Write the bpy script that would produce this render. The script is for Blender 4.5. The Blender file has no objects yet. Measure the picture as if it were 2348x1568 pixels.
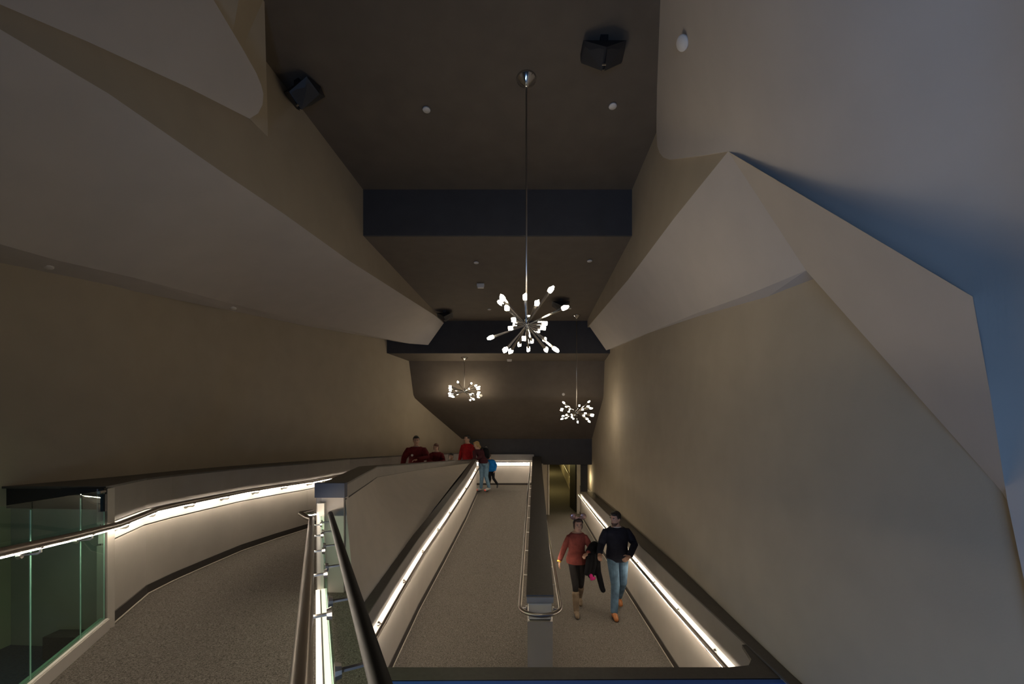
import bpy, bmesh, math, random
from mathutils import Vector, Matrix
random.seed(7)
# ------------------------------------------------------------------ camera, world, lights
SC = bpy.context.scene
COL = SC.collection
F, CX, HY, EYE = 900.0, 1174.0, 975.0, 3.8      # focal length (px of 2348), centre column, horizon row, eye height

cam_d = bpy.data.cameras.new('camera'); cam = bpy.data.objects.new('camera', cam_d); COL.objects.link(cam)
cam.location = (0, 0, EYE); cam.rotation_euler = (math.pi/2, 0, 0)
cam_d.sensor_width = 36; cam_d.lens = 36*F/2348; cam_d.shift_y = (HY-784)/2348; cam_d.clip_start = .02
SC.camera = cam

w = bpy.data.worlds.new('world'); SC.world = w; w.use_nodes = True
w.node_tree.nodes['Background'].inputs[0].default_value = (.55, .60, .75, 1)
w.node_tree.nodes['Background'].inputs[1].default_value = .012

def area(name, loc, target, sx, sy, power, col):
    d = bpy.data.lights.new(name, 'AREA'); d.shape = 'RECTANGLE'; d.size = sx; d.size_y = sy
    d.energy = power; d.color = col
    o = bpy.data.objects.new(name, d); COL.objects.link(o); o.location = loc
    o.rotation_euler = (Vector(target)-Vector(loc)).to_track_quat('-Z', 'Y').to_euler()
    return o
def point(name, loc, power, col, r=.1, parent=None):
    d = bpy.data.lights.new(name, 'POINT'); d.energy = power; d.color = col; d.shadow_soft_size = r
    o = bpy.data.objects.new(name, d); COL.objects.link(o); o.location = loc; o.parent = parent
    return o
# the blue-lit hall the visitors come from, several metres behind the camera
area('hall_light', (-.6, -2.9, 1.9), (1.1, -1.75, 1.8), 2.0, 1.1, 190, (.28, .52, 1.0))

SC.view_settings.view_transform = 'Standard'; SC.view_settings.look = 'None'
SC.view_settings.gamma = 1; SC.view_settings.use_curve_mapping = False
SC.view_settings.exposure = 0.15
SC.cycles.use_denoising = True
SC.cycles.max_bounces = 8
SC.cycles.sample_clamp_indirect = 4

# ------------------------------------------------------------------ helpers
def P(x, y, d): return Vector(((x-CX)/F*d, d, EYE-(y-HY)/F*d))
def V(X, d, h): return Vector((X, d, EYE+h))                  # h = height above the eye
UF = lambda d: 1.55+.045*d                                    # depth below the eye of the upper ramp
MF = lambda d: 3.535-.11*d if d < 12.8 else UF(d)             # middle ramp
RF = lambda d: 2.975+.045*d if d < 17 else 3.74-.05*(d-17)    # right ramp and the corridor beyond
def PF(x, y, a, k): return P(x, y, a/((y-HY)/F-k))
def ray_plan(x, y, pts):                                      # pixel ray against a vertical wall of plan pts
    t = (x-CX)/F
    for (x0, d0), (x1, d1) in zip(pts, pts[1:]):
        den = (x1-x0)-t*(d1-d0)
        if abs(den) < 1e-9: continue
        s = (t*d0-x0)/den
        if -1e-6 <= s <= 1+1e-6: return P(x, y, d0+s*(d1-d0))
    raise ValueError((x, y))
def offs(pts, u):                                             # offset a plan polyline to its left by u
    out = []
    for i, p in enumerate(pts):
        n = Vector((0, 0))
        for a, b in ((i-1, i), (i, i+1)):
            if a >= 0 and b < len(pts):
                t = Vector((pts[b][0]-pts[a][0], pts[b][1]-pts[a][1])).normalized()
                n += Vector((-t.y, t.x))
        m = n.normalized()
        k = 1.0 if i in (0, len(pts)-1) else 1/max(.5, n.length/2)
        out.append((p[0]+m.x*u*k, p[1]+m.y*u*k))
    return out
def resample(pts, step):
    out = [tuple(pts[0])]
    for a, b in zip(pts, pts[1:]):
        L = math.dist(a, b); n = max(1, int(round(L/step)))
        for k in range(1, n+1): out.append(tuple(a[i]+(b[i]-a[i])*k/n for i in range(len(a))))
    return out

MATS = {}
def nodes(m):
    m.use_nodes = True; nt = m.node_tree; return nt, nt.nodes['Principled BSDF']
def mat(name, col, rough=.6, metal=0., var=0., scale=20., bump=0., bscale=200., spec=.5, emit=None, es=0.):
    if name in MATS: return MATS[name]
    m = bpy.data.materials.new(name); nt, b = nodes(m)
    b.inputs['Base Color'].default_value = (*col, 1); b.inputs['Roughness'].default_value = rough
    b.inputs['Metallic'].default_value = metal; b.inputs['Specular IOR Level'].default_value = spec
    tc = nt.nodes.new('ShaderNodeTexCoord')
    if var:
        n = nt.nodes.new('ShaderNodeTexNoise'); n.inputs['Scale'].default_value = scale; n.inputs['Detail'].default_value = 4
        nt.links.new(tc.outputs['Object'], n.inputs['Vector'])
        r = nt.nodes.new('ShaderNodeValToRGB')
        r.color_ramp.elements[0].position = .3; r.color_ramp.elements[1].position = .7
        r.color_ramp.elements[0].color = (*[c*(1-var) for c in col], 1)
        r.color_ramp.elements[1].color = (*[min(1, c*(1+var)) for c in col], 1)
        nt.links.new(n.outputs['Fac'], r.inputs['Fac']); nt.links.new(r.outputs['Color'], b.inputs['Base Color'])
    if bump:
        n2 = nt.nodes.new('ShaderNodeTexNoise'); n2.inputs['Scale'].default_value = bscale; n2.inputs['Detail'].default_value = 3
        nt.links.new(tc.outputs['Object'], n2.inputs['Vector'])
        bp = nt.nodes.new('ShaderNodeBump'); bp.inputs['Strength'].default_value = bump; bp.inputs['Distance'].default_value = .01
        nt.links.new(n2.outputs['Fac'], bp.inputs['Height']); nt.links.new(bp.outputs['Normal'], b.inputs['Normal'])
    if emit:
        b.inputs['Emission Color'].default_value = (*emit, 1); b.inputs['Emission Strength'].default_value = es
    MATS[name] = m; return m
WARM = (1.0, .88, .72)
M_wall = mat('wall_paint', (.33, .275, .20), .8, var=.04, scale=3, bump=.04, bscale=90)
M_beam = mat('soffit_paint', (.43, .385, .34), .8, var=.03, scale=3, bump=.03, bscale=90)
M_ceil = mat('dark_ceiling_paint', (.105, .083, .062), .8, var=.08, scale=4, bump=.05, bscale=120)
M_face = mat('charcoal_fascia_paint', (.045, .043, .045), .8, var=.08, scale=4)
M_panel = mat('rail_wall_paint', (.42, .375, .32), .7, var=.04, scale=4)
M_upper = mat('upper_panel_paint', (.27, .245, .22), .65, var=.05, scale=5)
M_cove = mat('cove_white', (.75, .70, .62), .5)
M_dark = mat('dark_reveal', (.02, .018, .016), .7)
M_ledge = mat('ledge_stone', (.072, .064, .054), .45, var=.12, scale=30)
M_base = mat('carpet_base', (.035, .028, .022), .85)
M_trim = mat('pale_carpet_edge', (.40, .34, .27), .6)
M_steel = mat('brushed_steel', (.56, .53, .49), .28, 1.0)
M_rail = mat('rail_steel', (.40, .36, .32), .30, 1.0)
M_chrome = mat('chrome', (.75, .73, .70), .12, 1.0)
M_black = mat('black_plastic', (.012, .012, .014), .5)
M_grille = mat('speaker_grille', (.030, .025, .021), .7, var=.3, scale=300)
M_white = mat('white_plastic', (.62, .58, .53), .5)
M_led = mat('led_strip', (1, 1, 1), .5, emit=WARM, es=48)
M_ledc = mat('cool_led_strip', (1, 1, 1), .5, emit=(.80, .88, 1.0), es=7)
M_bulb = mat('bulb_acrylic', (1, 1, 1), .3, emit=(1.0, .86, .66), es=36)
M_blue = mat('blue_carpet', (.022, .032, .075), .9, var=.2, scale=60)
M_bluewall = mat('blue_lit_painted_fascia', (.02, .10, .42), .6)  # colour holds both blue paint and the blue light falling on the face
def carpet():
    m = bpy.data.materials.new('speckled_carpet'); nt, b = nodes(m)
    tc = nt.nodes.new('ShaderNodeTexCoord')
    n = nt.nodes.new('ShaderNodeTexNoise'); n.inputs['Scale'].default_value = 85; n.inputs['Detail'].default_value = 3; n.inputs['Roughness'].default_value = .75
    v = nt.nodes.new('ShaderNodeTexVoronoi'); v.inputs['Scale'].default_value = 150
    for t in (n, v): nt.links.new(tc.outputs['Object'], t.inputs['Vector'])
    mx = nt.nodes.new('ShaderNodeMath'); mx.operation = 'ADD'
    mu = nt.nodes.new('ShaderNodeMath'); mu.operation = 'MULTIPLY'; mu.inputs[1].default_value = .35
    nt.links.new(v.outputs['Distance'], mu.inputs[0]); nt.links.new(n.outputs['Fac'], mx.inputs[0]); nt.links.new(mu.outputs[0], mx.inputs[1])
    r = nt.nodes.new('ShaderNodeValToRGB'); e = r.color_ramp.elements
    e[0].position = .45; e[0].color = (.028, .024, .020, 1); e[1].position = .90; e[1].color = (.19, .167, .142, 1)
    nt.links.new(mx.outputs[0], r.inputs['Fac']); nt.links.new(r.outputs['Color'], b.inputs['Base Color'])
    bp = nt.nodes.new('ShaderNodeBump'); bp.inputs['Strength'].default_value = .5; bp.inputs['Distance'].default_value = .006
    nt.links.new(mx.outputs[0], bp.inputs['Height']); nt.links.new(bp.outputs['Normal'], b.inputs['Normal'])
    b.inputs['Roughness'].default_value = .95; b.inputs['Specular IOR Level'].default_value = .1
    return m
M_carpet = carpet()
def glass():
    m = bpy.data.materials.new('green_tinted_glass'); m.use_nodes = True; nt = m.node_tree; nt.nodes.clear()
    o = nt.nodes.new('ShaderNodeOutputMaterial'); mix = nt.nodes.new('ShaderNodeMixShader')
    fr = nt.nodes.new('ShaderNodeFresnel'); fr.inputs['IOR'].default_value = 1.45
    t = nt.nodes.new('ShaderNodeBsdfTransparent'); t.inputs[0].default_value = (.78, .92, .84, 1)
    g = nt.nodes.new('ShaderNodeBsdfGlossy'); g.inputs['Roughness'].default_value = .02; g.inputs[0].default_value = (.9, 1, .94, 1)
    ge = nt.nodes.new('ShaderNodeNewGeometry'); inv_ = nt.nodes.new('ShaderNodeMath'); inv_.operation = 'SUBTRACT'; inv_.inputs[0].default_value = 1
    mu = nt.nodes.new('ShaderNodeMath'); mu.operation = 'MULTIPLY'
    nt.links.new(ge.outputs['Backfacing'], inv_.inputs[1]); nt.links.new(inv_.outputs[0], mu.inputs[0]); nt.links.new(fr.outputs[0], mu.inputs[1])
    nt.links.new(mu.outputs[0], mix.inputs[0]); nt.links.new(t.outputs[0], mix.inputs[1]); nt.links.new(g.outputs[0], mix.inputs[2])
    nt.links.new(mix.outputs[0], o.inputs[0]); return m
M_glass = glass()
M_gedge = mat('glass_edge', (.35, .55, .46), .2)

class MB:
    def __init__(s): s.v = []; s.f = []
    def add(s, vs, fs):
        b = len(s.v); s.v += [Vector(v) for v in vs]; s.f += [tuple(b+i for i in f) for f in fs]; return s
    def box(s, c, h, R=None):
        c = Vector(c); vs = []
        for sx in (-1, 1):
            for sy in (-1, 1):
                for sz in (-1, 1):
                    o = Vector((sx*h[0], sy*h[1], sz*h[2])); vs.append(c+(R @ o if R else o))
        return s.add(vs, [(0, 1, 3, 2), (4, 6, 7, 5), (0, 4, 5, 1), (2, 3, 7, 6), (0, 2, 6, 4), (1, 5, 7, 3)])
    def sheet(s, A, B, off):                                  # ruled strip A-B given thickness along off
        n = len(A); off = Vector(off)
        vs = list(A)+list(B)+[a+off for a in A]+[b+off for b in B]; fs = []
        for i in range(n-1):
            fs += [(i, i+1, n+i+1, n+i), (2*n+i, 3*n+i, 3*n+i+1, 2*n+i+1), (i, 2*n+i, 2*n+i+1, i+1), (n+i, n+i+1, 3*n+i+1, 3*n+i)]
        fs += [(0, n, 3*n, 2*n), (n-1, 3*n-1, 4*n-1, 2*n-1)]
        return s.add(vs, fs)
    def ruled(s, A, B, off, nu=5, nv=5):
        A = [Vector(p) for p in resample([tuple(a) for a in A], 99)]; B = [Vector(b) for b in B]
        A2 = []; B2 = []
        for L, O in ((A, A2), (B, B2)):
            for p, q in zip(L, L[1:]): O += [p.lerp(q, k/nu) for k in range(nu)]
            O.append(L[-1])
        R = [[a.lerp(b, k/nv) for k in range(nv+1)] for a, b in zip(A2, B2)]
        m = nv+1; off = Vector(off)
        s.add([p for r in R for p in r], [(i*m+k, i*m+k+1, (i+1)*m+k+1, (i+1)*m+k) for i in range(len(R)-1) for k in range(nv)])
        ring = R[0]+[r[-1] for r in R[1:]]+R[-1][-2::-1]+[r[0] for r in R[-2:0:-1]]
        n = len(ring); s.add(ring+[p+off for p in ring], [(i, (i+1) % n, n+(i+1) % n, n+i) for i in range(n)])
        s.add([p+off for r in R for p in r], [(i*m+k, i*m+k+1, (i+1)*m+k+1, (i+1)*m+k) for i in range(len(R)-1) for k in range(nv)])
        return s
    def strip(s, A, B):
        n = len(A); return s.add(list(A)+list(B), [(i, i+1, n+i+1, n+i) for i in range(n-1)])
    def poly(s, pts, off):
        n = len(pts); off = Vector(off)
        return s.add(list(pts)+[p+off for p in pts], [tuple(range(n)), tuple(range(2*n-1, n-1, -1))]+[(i, n+i, n+(i+1) % n, (i+1) % n) for i in range(n)])
    def rings(s, R, cap=True):
        n = len(R[0]); b = len(s.v); s.v += [Vector(v) for r in R for v in r]
        for i in range(len(R)-1):
            for k in range(n): s.f.append((b+i*n+k, b+i*n+(k+1) % n, b+(i+1)*n+(k+1) % n, b+(i+1)*n+k))
        if cap:
            s.f.append(tuple(b+k for k in range(n-1, -1, -1))); s.f.append(tuple(b+(len(R)-1)*n+k for k in range(n)))
        return s
    def tube(s, path, r, n=10):
        path = [Vector(p) for p in path]; rr = r if isinstance(r, (list, tuple)) else [r]*len(path)
        R = []; up = None
        for i, p in enumerate(path):
            t = (path[min(i+1, len(path)-1)]-path[max(i-1, 0)]).normalized()
            if up is None or abs(up.dot(t)) > .98: up = Vector((0, 0, 1)) if abs(t.z) < .9 else Vector((0, 1, 0))
            a = t.cross(up).normalized(); b = a.cross(t).normalized(); up = b
            R.append([p+(a*math.cos(2*math.pi*k/n)+b*math.sin(2*math.pi*k/n))*rr[i] for k in range(n)])
        return s.rings(R)
    def lathe(s, prof, n=20, c=(0, 0, 0)):
        c = Vector(c)
        return s.rings([[c+Vector((r*math.cos(2*math.pi*k/n), r*math.sin(2*math.pi*k/n), z)) for k in range(n)] for r, z in prof])
    def me(s, name):
        m = bpy.data.meshes.new(name); m.from_pydata([tuple(v) for v in s.v], [], s.f)
        b = bmesh.new(); b.from_mesh(m); bmesh.ops.recalc_face_normals(b, faces=b.faces); b.to_mesh(m); b.free(); return m
    def build(s, name, material, parent=None, smooth=False):
        m = s.me(name); m.materials.append(material)
        if smooth:
            for p in m.polygons: p.use_smooth = True
        return link(name, m, parent)
def link(name, data, parent=None):
    o = bpy.data.objects.new(name, data); COL.objects.link(o); o.parent = parent; return o
def tag(o, label, cat, group=None):
    o['label'] = label; o['category'] = cat
    if group: o['group'] = group
    return o
def struct(o, label=None):
    o['kind'] = 'structure'
    if label: o['label'] = label
    return o
def empty(name, loc=(0, 0, 0), rz=0):
    o = link(name, None); o.location = loc; o.rotation_euler = (0, 0, rz); return o
def arc_smooth(o, ang=40):
    m = o.data
    for p in m.polygons: p.use_smooth = True
    try: m.set_sharp_from_angle(angle=math.radians(ang))
    except Exception: pass
    return o

# ------------------------------------------------------------------ plans
LWpx = [(240.4, 1442.6), (335, 1361.8), (394, 1332), (473, 1297), (552, 1263), (630.5, 1235.7), (705.4, 1212)]
LW = [(p.x, p.y) for p in (PF(x, y, 1.55, .045) for x, y in LWpx)]+[(-3.72, 9.0), (-3.2, 11.0), (-2.35, 12.8), (-1.4, 14.3)]
LBIG = [(-4.5, -2.0), (-4.32, 1.0), (-4.27, 2.2), (-4.25, 3.0), (-4.25, 4.2), (-4.4, 5.2), (-4.42, 6.2), (-4.3, 7.4), (-4.02, 9.0), (-3.51, 11.0), (-2.62, 12.9), (-1.62, 14.9)]
RW = [(2.055, 2.6), (2.16, 5.2), (2.215, 6.2), (2.31, 8.0), (2.46, 10.7), (2.68, 14.0), (2.86, 16.6)]
RBIG = [(1.94, -.2), (2.165, 3.06), (2.42, 5.7), (2.73, 10.7), (2.95, 14.6), (3.08, 16.8)]
MWpx = [(901, 1521.7), (959, 1398.6), (1017, 1290), (1067.5, 1192), (1093, 1134)]
MW = [(-1.53, 3.0)]+[(p.x, p.y) for p in (PF(x, y, 3.535, -.11) for x, y in MWpx)]
LTAN = [(-2.757+.0755*d, d) for d in (1.0, 3.92, 6.06, 10.45)]
RTAN = [(1.55+.05*d, d) for d in (1.4, 4.78, 6.06, 10.8)]

# ------------------------------------------------------------------ floors
def floor(name, A, B, m, th=.2, label=None):
    return struct(MB().sheet(A, B, (0, 0, -th)).build(name, m), label)
lin = resample([(-2.95, 1.0), (-3.0, 2.5)]+LW, 1.2)
# upper ramp: left edge follows the curved wall, right edge the glass and the parapet
UR = [(-.16, .2), (-.9, 1.9), (-1.72, 4.1), (-2.5, 6.9), (-2.42, 8.6), (-2.2, 10.0), (-1.2, 12.7)]
UL = [(-3.05, .2), (-3.05, 2.3), (-3.82, 4.1), (-4.02, 6.9), (-3.9, 8.6), (-3.62, 10.0), (-1.42, 14.4)]
floor('floor_upper_ramp', [V(x, d, -UF(d)) for x, d in UL], [V(x, d, -UF(d)) for x, d in UR], M_carpet, .12, 'speckled brown carpet of the upper ramp by the glass balustrade')
floor('floor_far_landing', [V(-1.42, 12.79, -MF(12.79)), V(-1.42, 14.4, -UF(14.4))], [V(.95, 12.79, -MF(12.79)), V(1.0, 14.4, -UF(14.4))], M_carpet, .15, 'carpeted landing at the top of the middle ramp')
floor('floor_middle_ramp', [V(-1.6, d, -MF(d)) for d in (2.9, 6, 9, 12.79)], [V(.36+.0592*(d-4.4), d, -MF(d)) for d in (2.9, 6, 9, 12.79)], M_carpet, .2, 'speckled brown carpet of the middle ramp')
floor('floor_right_ramp', [V(.3+.0592*(d-4.4), d, -RF(d)) for d in (2.9, 8, 14, 17)], [V(3.0, d, -RF(d)) for d in (2.9, 8, 14, 17)], M_carpet, .2, 'speckled brown carpet of the right ramp under the walking couple')
floor('floor_corridor', [V(.9, d, -RF(d)) for d in (17, 24, 31)], [V(4.2, d, -RF(d)) for d in (17, 24, 31)], M_carpet, .2, 'dim carpeted corridor floor beyond the doorway')
floor('floor_beyond_glass', [V(-4.3, .2, -1.86), V(-4.3, 3.4, -1.86)], [V(-3.05, .2, -1.86), V(-3.05, 3.4, -1.86)], M_blue, .1, 'dark blue carpet seen through the green glass')

# ------------------------------------------------------------------ half walls with light cove, reveals and ledge
def halfwall(name, plan, Hf, out, height, ledge_back, label, z0=.09):
    """plan: floor line; out=+1/-1 side (left/right of travel) away from the walkway"""
    pl = resample(plan, .8)
    def line(u, z): return [V(x, d, -Hf(d0)+z) for (x, d), (_, d0) in zip(offs(pl, out*u), pl)]
    m = MB()
    m.sheet(line(0, z0-.09), line(0, .70), line(.05, 0)[0]-line(0, 0)[0])
    main = struct(m.build(name, M_panel), label)
    struct(MB().sheet(line(-.012, .004), line(-.012, z0), line(.02, 0)[0]-line(0, 0)[0]).build('baseboard', M_base, main))
    struct(MB().tube(line(-.022, .006), .007, 6).build('carpet_edge_trim', M_trim, main))
    struct(MB().strip(line(.03, .69), line(.03, .885)).build('reveal', M_dark, main))
    struct(MB().sheet(line(.012, .716), line(.012, .862), line(.03, 0)[0]-line(.0, 0)[0]).build('light_cove', M_cove, main))
    struct(MB().sheet(line(0, .876), line(0, height), line(.05, 0)[0]-line(0, 0)[0]).build('upper_panel', M_upper, main))
    top = line(-.006, height)
    if callable(ledge_back): back = [ledge_back(p) for p in top]
    else: back = [V(x, d, -Hf(d0)+height) for (x, d), (_, d0) in zip(offs(pl, out*ledge_back), pl)]
    struct(MB().sheet(top, back, (0, 0, .018)).build('ledge', M_ledge, main))
    return main, pl, line

def back_to(plan, dirx):
    def f(p):
        for (x0, d0), (x1, d1) in zip(plan, plan[1:]):
            if d0 <= p.y <= d1: return Vector((x0+(x1-x0)*(p.y-d0)/(d1-d0)+dirx*.03, p.y, p.z))
        return Vector((p.x+dirx*.3, p.y, p.z))
    return f
wl, LWr, lline = halfwall('wall_left', LW, UF, +1, 1.17, back_to(LBIG, -1), 'low curved wall with lit cove along the left of the upper ramp')
wb, BWr, bline = halfwall('wall_back', [(-1.45, 14.3), (.80, 14.3)], UF, +1, 1.13, .25, 'low wall with lit cove closing the far landing')
wr, RWr, rline = halfwall('wall_right', RW, RF, -1, 1.17, back_to(RBIG, +1), 'low wall with lit cove along the right ramp')
wm, MWr, mline = halfwall('wall_middle', MW, MF, +1, 1.10, .12, 'low wall with lit cove along the left of the middle ramp')
# solid end of the left half wall, seen through the glass
struct(MB().poly([V(-3.36, 3.26, -UF(3.26)+1.17), V(-4.27, 3.33, -UF(3.26)+1.17), V(-4.27, 3.33, -1.9), V(-3.36, 3.26, -1.9)], (0, .06, 0)).build('wall_left_end', M_panel), 'end face of the left low wall behind the green glass')
struct(MB().sheet([V(-3.37, 3.245, -UF(3.26)+1.175), V(-4.27, 3.30, -UF(3.26)+1.175)], [V(-3.37, 3.245, -UF(3.26)+1.0), V(-4.27, 3.30, -UF(3.26)+1.0)], (0, .03, 0)).build('trim_7', M_base), 'dark edge of the left ledge above the green glass')
struct(MB().box(V(-3.55, 3.17, -1.77), (.17, .06, .09)).build('trim_1', M_black), 'black block at the foot of the wall behind the green glass')

# ------------------------------------------------------------------ big walls
def bigwall(name, plan, bot, top, off, m, label):
    A = [V(x, d, bot(d)) for x, d in plan]; B = [V(x, d, top(d)) for x, d in plan]
    return struct(arc_smooth(MB().sheet(A, B, off).build(name, m), 30), label)
bigwall('wall_far_left', resample(LBIG, .5), lambda d: -2.4, lambda d: min(2.75, 1.35+.14*d), (-.12, 0, 0), M_wall, 'tall tan wall sweeping along the left ramp')
bigwall('wall_far_right', RBIG, lambda d: -3.9, lambda d: min(2.5, 1.2+.14*d), (.12, 0, 0), M_wall, 'tall taupe wall rising beside the right ramp')
struct(MB().sheet([V(-1.75, 2.7, 3.66), V(-2.12, 3.36, 3.66), V(-2.47, 3.92, 3.66)], [V(-2.52, 2.7, 2.8), V(-2.48, 3.36, 2.85), V(-2.455, 3.95, 2.9)], (-.05, 0, .03)).build('wall_upper_left_return', M_wall), 'short tan wall return at the ceiling by the left speaker')

# ------------------------------------------------------------------ sloping soffits (left and right bulkheads)
Jl = [ray_plan(x, y, LBIG) for x, y in [(-600, 482), (-160, 570), (0, 602), (134, 629), (313, 669), (537, 714), (715.6, 749.6), (885.5, 778.7)]]
Epx = [(-600, 400), (-160, 517), (0, 559.6), (134, 597.6), (313, 638), (537, 698), (715.6, 740.7)]
El = [P(x, y, (j.z-EYE)*F/(HY-y)) for (x, y), j in zip(Epx, Jl)]+[P(939, 787.7, 10.6), P(981.7, 790.8, 10.8)]
Tl = [ray_plan(x, y, LTAN) for x, y in [(-600, -330), (-160, -40), (0, 67), (249, 214.6), (498, 387), (651.6, 490.6), (801, 598), (997, 723)]]+[P(1017.5, 740.7, 10.8)]
struct(arc_smooth(MB().ruled(Tl, El, (-.02, .03, .05)).build('ceiling_soffit_left', M_beam), 30), 'broad pale soffit sloping along the left side')
struct(MB().sheet(El[:8], Jl, (0, 0, .04)).build('trim_2', M_beam), 'narrow underside of the left sloping soffit')
struct(MB().poly([El[7], El[8], V(-3.3, 11.0, 2.35), Jl[7]], (0, 0, .04)).build('trim_3', M_beam), 'far end of the left soffit underside')

top_ = lambda L: [Vector((p.x, p.y, EYE+3.7)) for p in L]
Tw = Tl[:8]+[V(-2.757+.0755*10.9, 10.9, 2.8)]
struct(MB().sheet(Tw, top_(Tw), (-.1, 0, 0)).build('wall_upper_left', M_wall), 'tan wall above the left sloping soffit')
nR = Vector((-1.93, .649, -.679)); cR = -2.742
def PR(x, y, lift=0):
    r = Vector(((x-CX)/F, 1, (HY-y)/F)); return P(x, y, cR/nR.dot(r)*(1-lift))
Jr = [ray_plan(x, y, RBIG) for x, y in [(1867, 639), (1760.7, 680), (1600, 725.5), (1487, 763.5), (1405, 799)]]
Er = [V(1.985, 2.65, 1.045)]+[P(x, y, (j.z-EYE)*F/(HY-y)) for (x, y), j in zip([(1708.7, 678), (1600, 717), (1487, 762.4)], [ray_plan(1708.7, 694, RBIG)]+Jr[2:4])]+[P(1390, 803, 10.7)]
Tr = [PR(1669.6, 347)]+[ray_plan(x, y, RTAN) for x, y in [(1600, 433), (1546, 500), (1440, 641.6)]]+[P(1350.8, 747, 10.7)]
struct(arc_smooth(MB().ruled(Tr, Er, (.03, .03, .05)).build('ceiling_soffit_right', M_beam), 30), 'pale soffit sloping along the right side, brightly lit')
struct(MB().sheet(Er, Jr, (0, 0, .04)).build('trim_4', M_beam), 'narrow underside of the right sloping soffit')
Tw = [ray_plan(1669.6, 347, RTAN)]+Tr[1:4]+[V(1.55+.05*10.9, 10.9, 2.72)]
struct(MB().sheet(Tw, top_(Tw), (.1, 0, 0)).build('wall_upper_right', M_wall), 'tan wall above the right sloping soffit')
pull = lambda p, f: cam0+(p-cam0)*f
cam0 = Vector((0, 0, EYE))
edge0 = [Tr[0], PR(1860, 460), PR(2060, 579), PR(2230, 680), PR(2270, 900), PR(2310, 1150)]
edge1 = [pull(p, f) for p, f in zip(edge0, (1, .985, .97, .955, .965, .99))]
inner = [Tr[0].lerp(Er[0], .02), Tr[0].lerp(Er[0], .5), Er[0], Er[0].lerp(V(2.065, 1.66, -.27), .33), Er[0].lerp(V(2.065, 1.66, -.27), .66), V(2.065, 1.66, -.27)]
pf = struct(arc_smooth(MB().ruled(edge1, inner, (.047, .040, .013)).build('wall_right_portal', M_beam), 40), 'pale slanted facet descending at the right edge of the hall')
def interp(x, T):
    for (x0, y0), (x1, y1) in zip(T, T[1:]):
        if x <= x1: return y0+(y1-y0)*max(0, x-x0)/(x1-x0)
    return T[-1][1]
BOT = [(1505, 300), (1507, 335), (1512, 350), (1521, 361), (1535, 366), (1600, 358), (1669.6, 347), (1860, 460), (2060, 579), (2230, 680), (2270, 900), (2310, 1150), (2340, 1292), (2385, 1500), (2480, 2100), (2750, 2600)]
def RPd(x, y):                                                # gently turning plane: recedes towards the right
    t = min(1, max(0, (x-1580)/800)); p = PR(x, y); d = p.y*(1+.21*t*t*(3-2*t)*(1 if x > 1580 else 0))
    if x < 1700:
        try: d = min(d, ray_plan(x, y, RTAN).y*(.975 if x < 1640 else .975+.025*(x-1640)/60))
        except ValueError: pass
    if x > 1800:
        try:
            c_ = ray_plan(x, y, RBIG).y*.985; d = -math.log(math.exp(-18*d)+math.exp(-18*c_))/18
        except ValueError: pass
    return P(x, y, d)
cols = [1505, 1507, 1512, 1521, 1535, 1560, 1600, 1635, 1669.6, 1720, 1790, 1860, 1960, 2060, 2150, 2230, 2250, 2270, 2290, 2310, 2340, 2385, 2480, 2600, 2750]
G = []
for x in cols:
    yb = interp(x, BOT); G.append([RPd(x+(max(0, 290-y)*.016 if x < 1600 else 0), y) for y in [-420+(yb+420)*k/24 for k in range(25)]])
G.append([p+Vector((.12, -2.6, 0)) for p in G[-1]])
gm = MB(); n_ = 25
for dz in (0, 1):
    o_ = Vector((.05, .03, .02))*dz
    gm.add([p+o_ for c in G for p in c], [(a*n_+b, a*n_+b+1, (a+1)*n_+b+1, (a+1)*n_+b) for a in range(len(G)-1) for b in range(n_-1)])
rim = G[0]+[c[-1] for c in G[1:]]+G[-1][-2::-1]+[c[0] for c in G[-2:0:-1]]
gm.add(rim+[p+Vector((.05, .03, .02)) for p in rim], [(a, (a+1) % len(rim), len(rim)+(a+1) % len(rim), len(rim)+a) for a in range(len(rim))])
struct(arc_smooth(gm.build('wall_right_near', M_beam), 50), 'large slanted wall plane at upper right, washed in blue light')
struct(MB().strip(edge1, [RPd(x, y) for x, y in [(1669.6, 347), (1860, 460), (2060, 579), (2230, 680), (2270, 900), (2310, 1150)]]).build('return_edge', M_beam, pf))
# near plane at upper left with its rounded corner
q1, q2, q3 = P(585, 262, 3.5), P(490, 0, 2.85), P(100, 60, 2.12)
nL = (q2-q1).cross(q3-q1); cam0 = Vector((0, 0, EYE))
def PL(x, y):
    r = Vector(((x-CX)/F, 1, (HY-y)/F)); return cam0+r*(nL.dot(q1-cam0)/nL.dot(r))
lp = [PL(x, y) for x, y in [(395, -150), (490, 0), (560, 118), (588, 168), (599, 195), (604, 215), (602, 240), (592, 260), (572, 272), (430, 200), (200, 95), (0, 10), (-150, -60), (-150, -150)]]
struct(MB().poly(lp, (-.16, .25, .21)).build('wall_left_near', M_beam), 'slanted wall plane with rounded corner at upper left')

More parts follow.
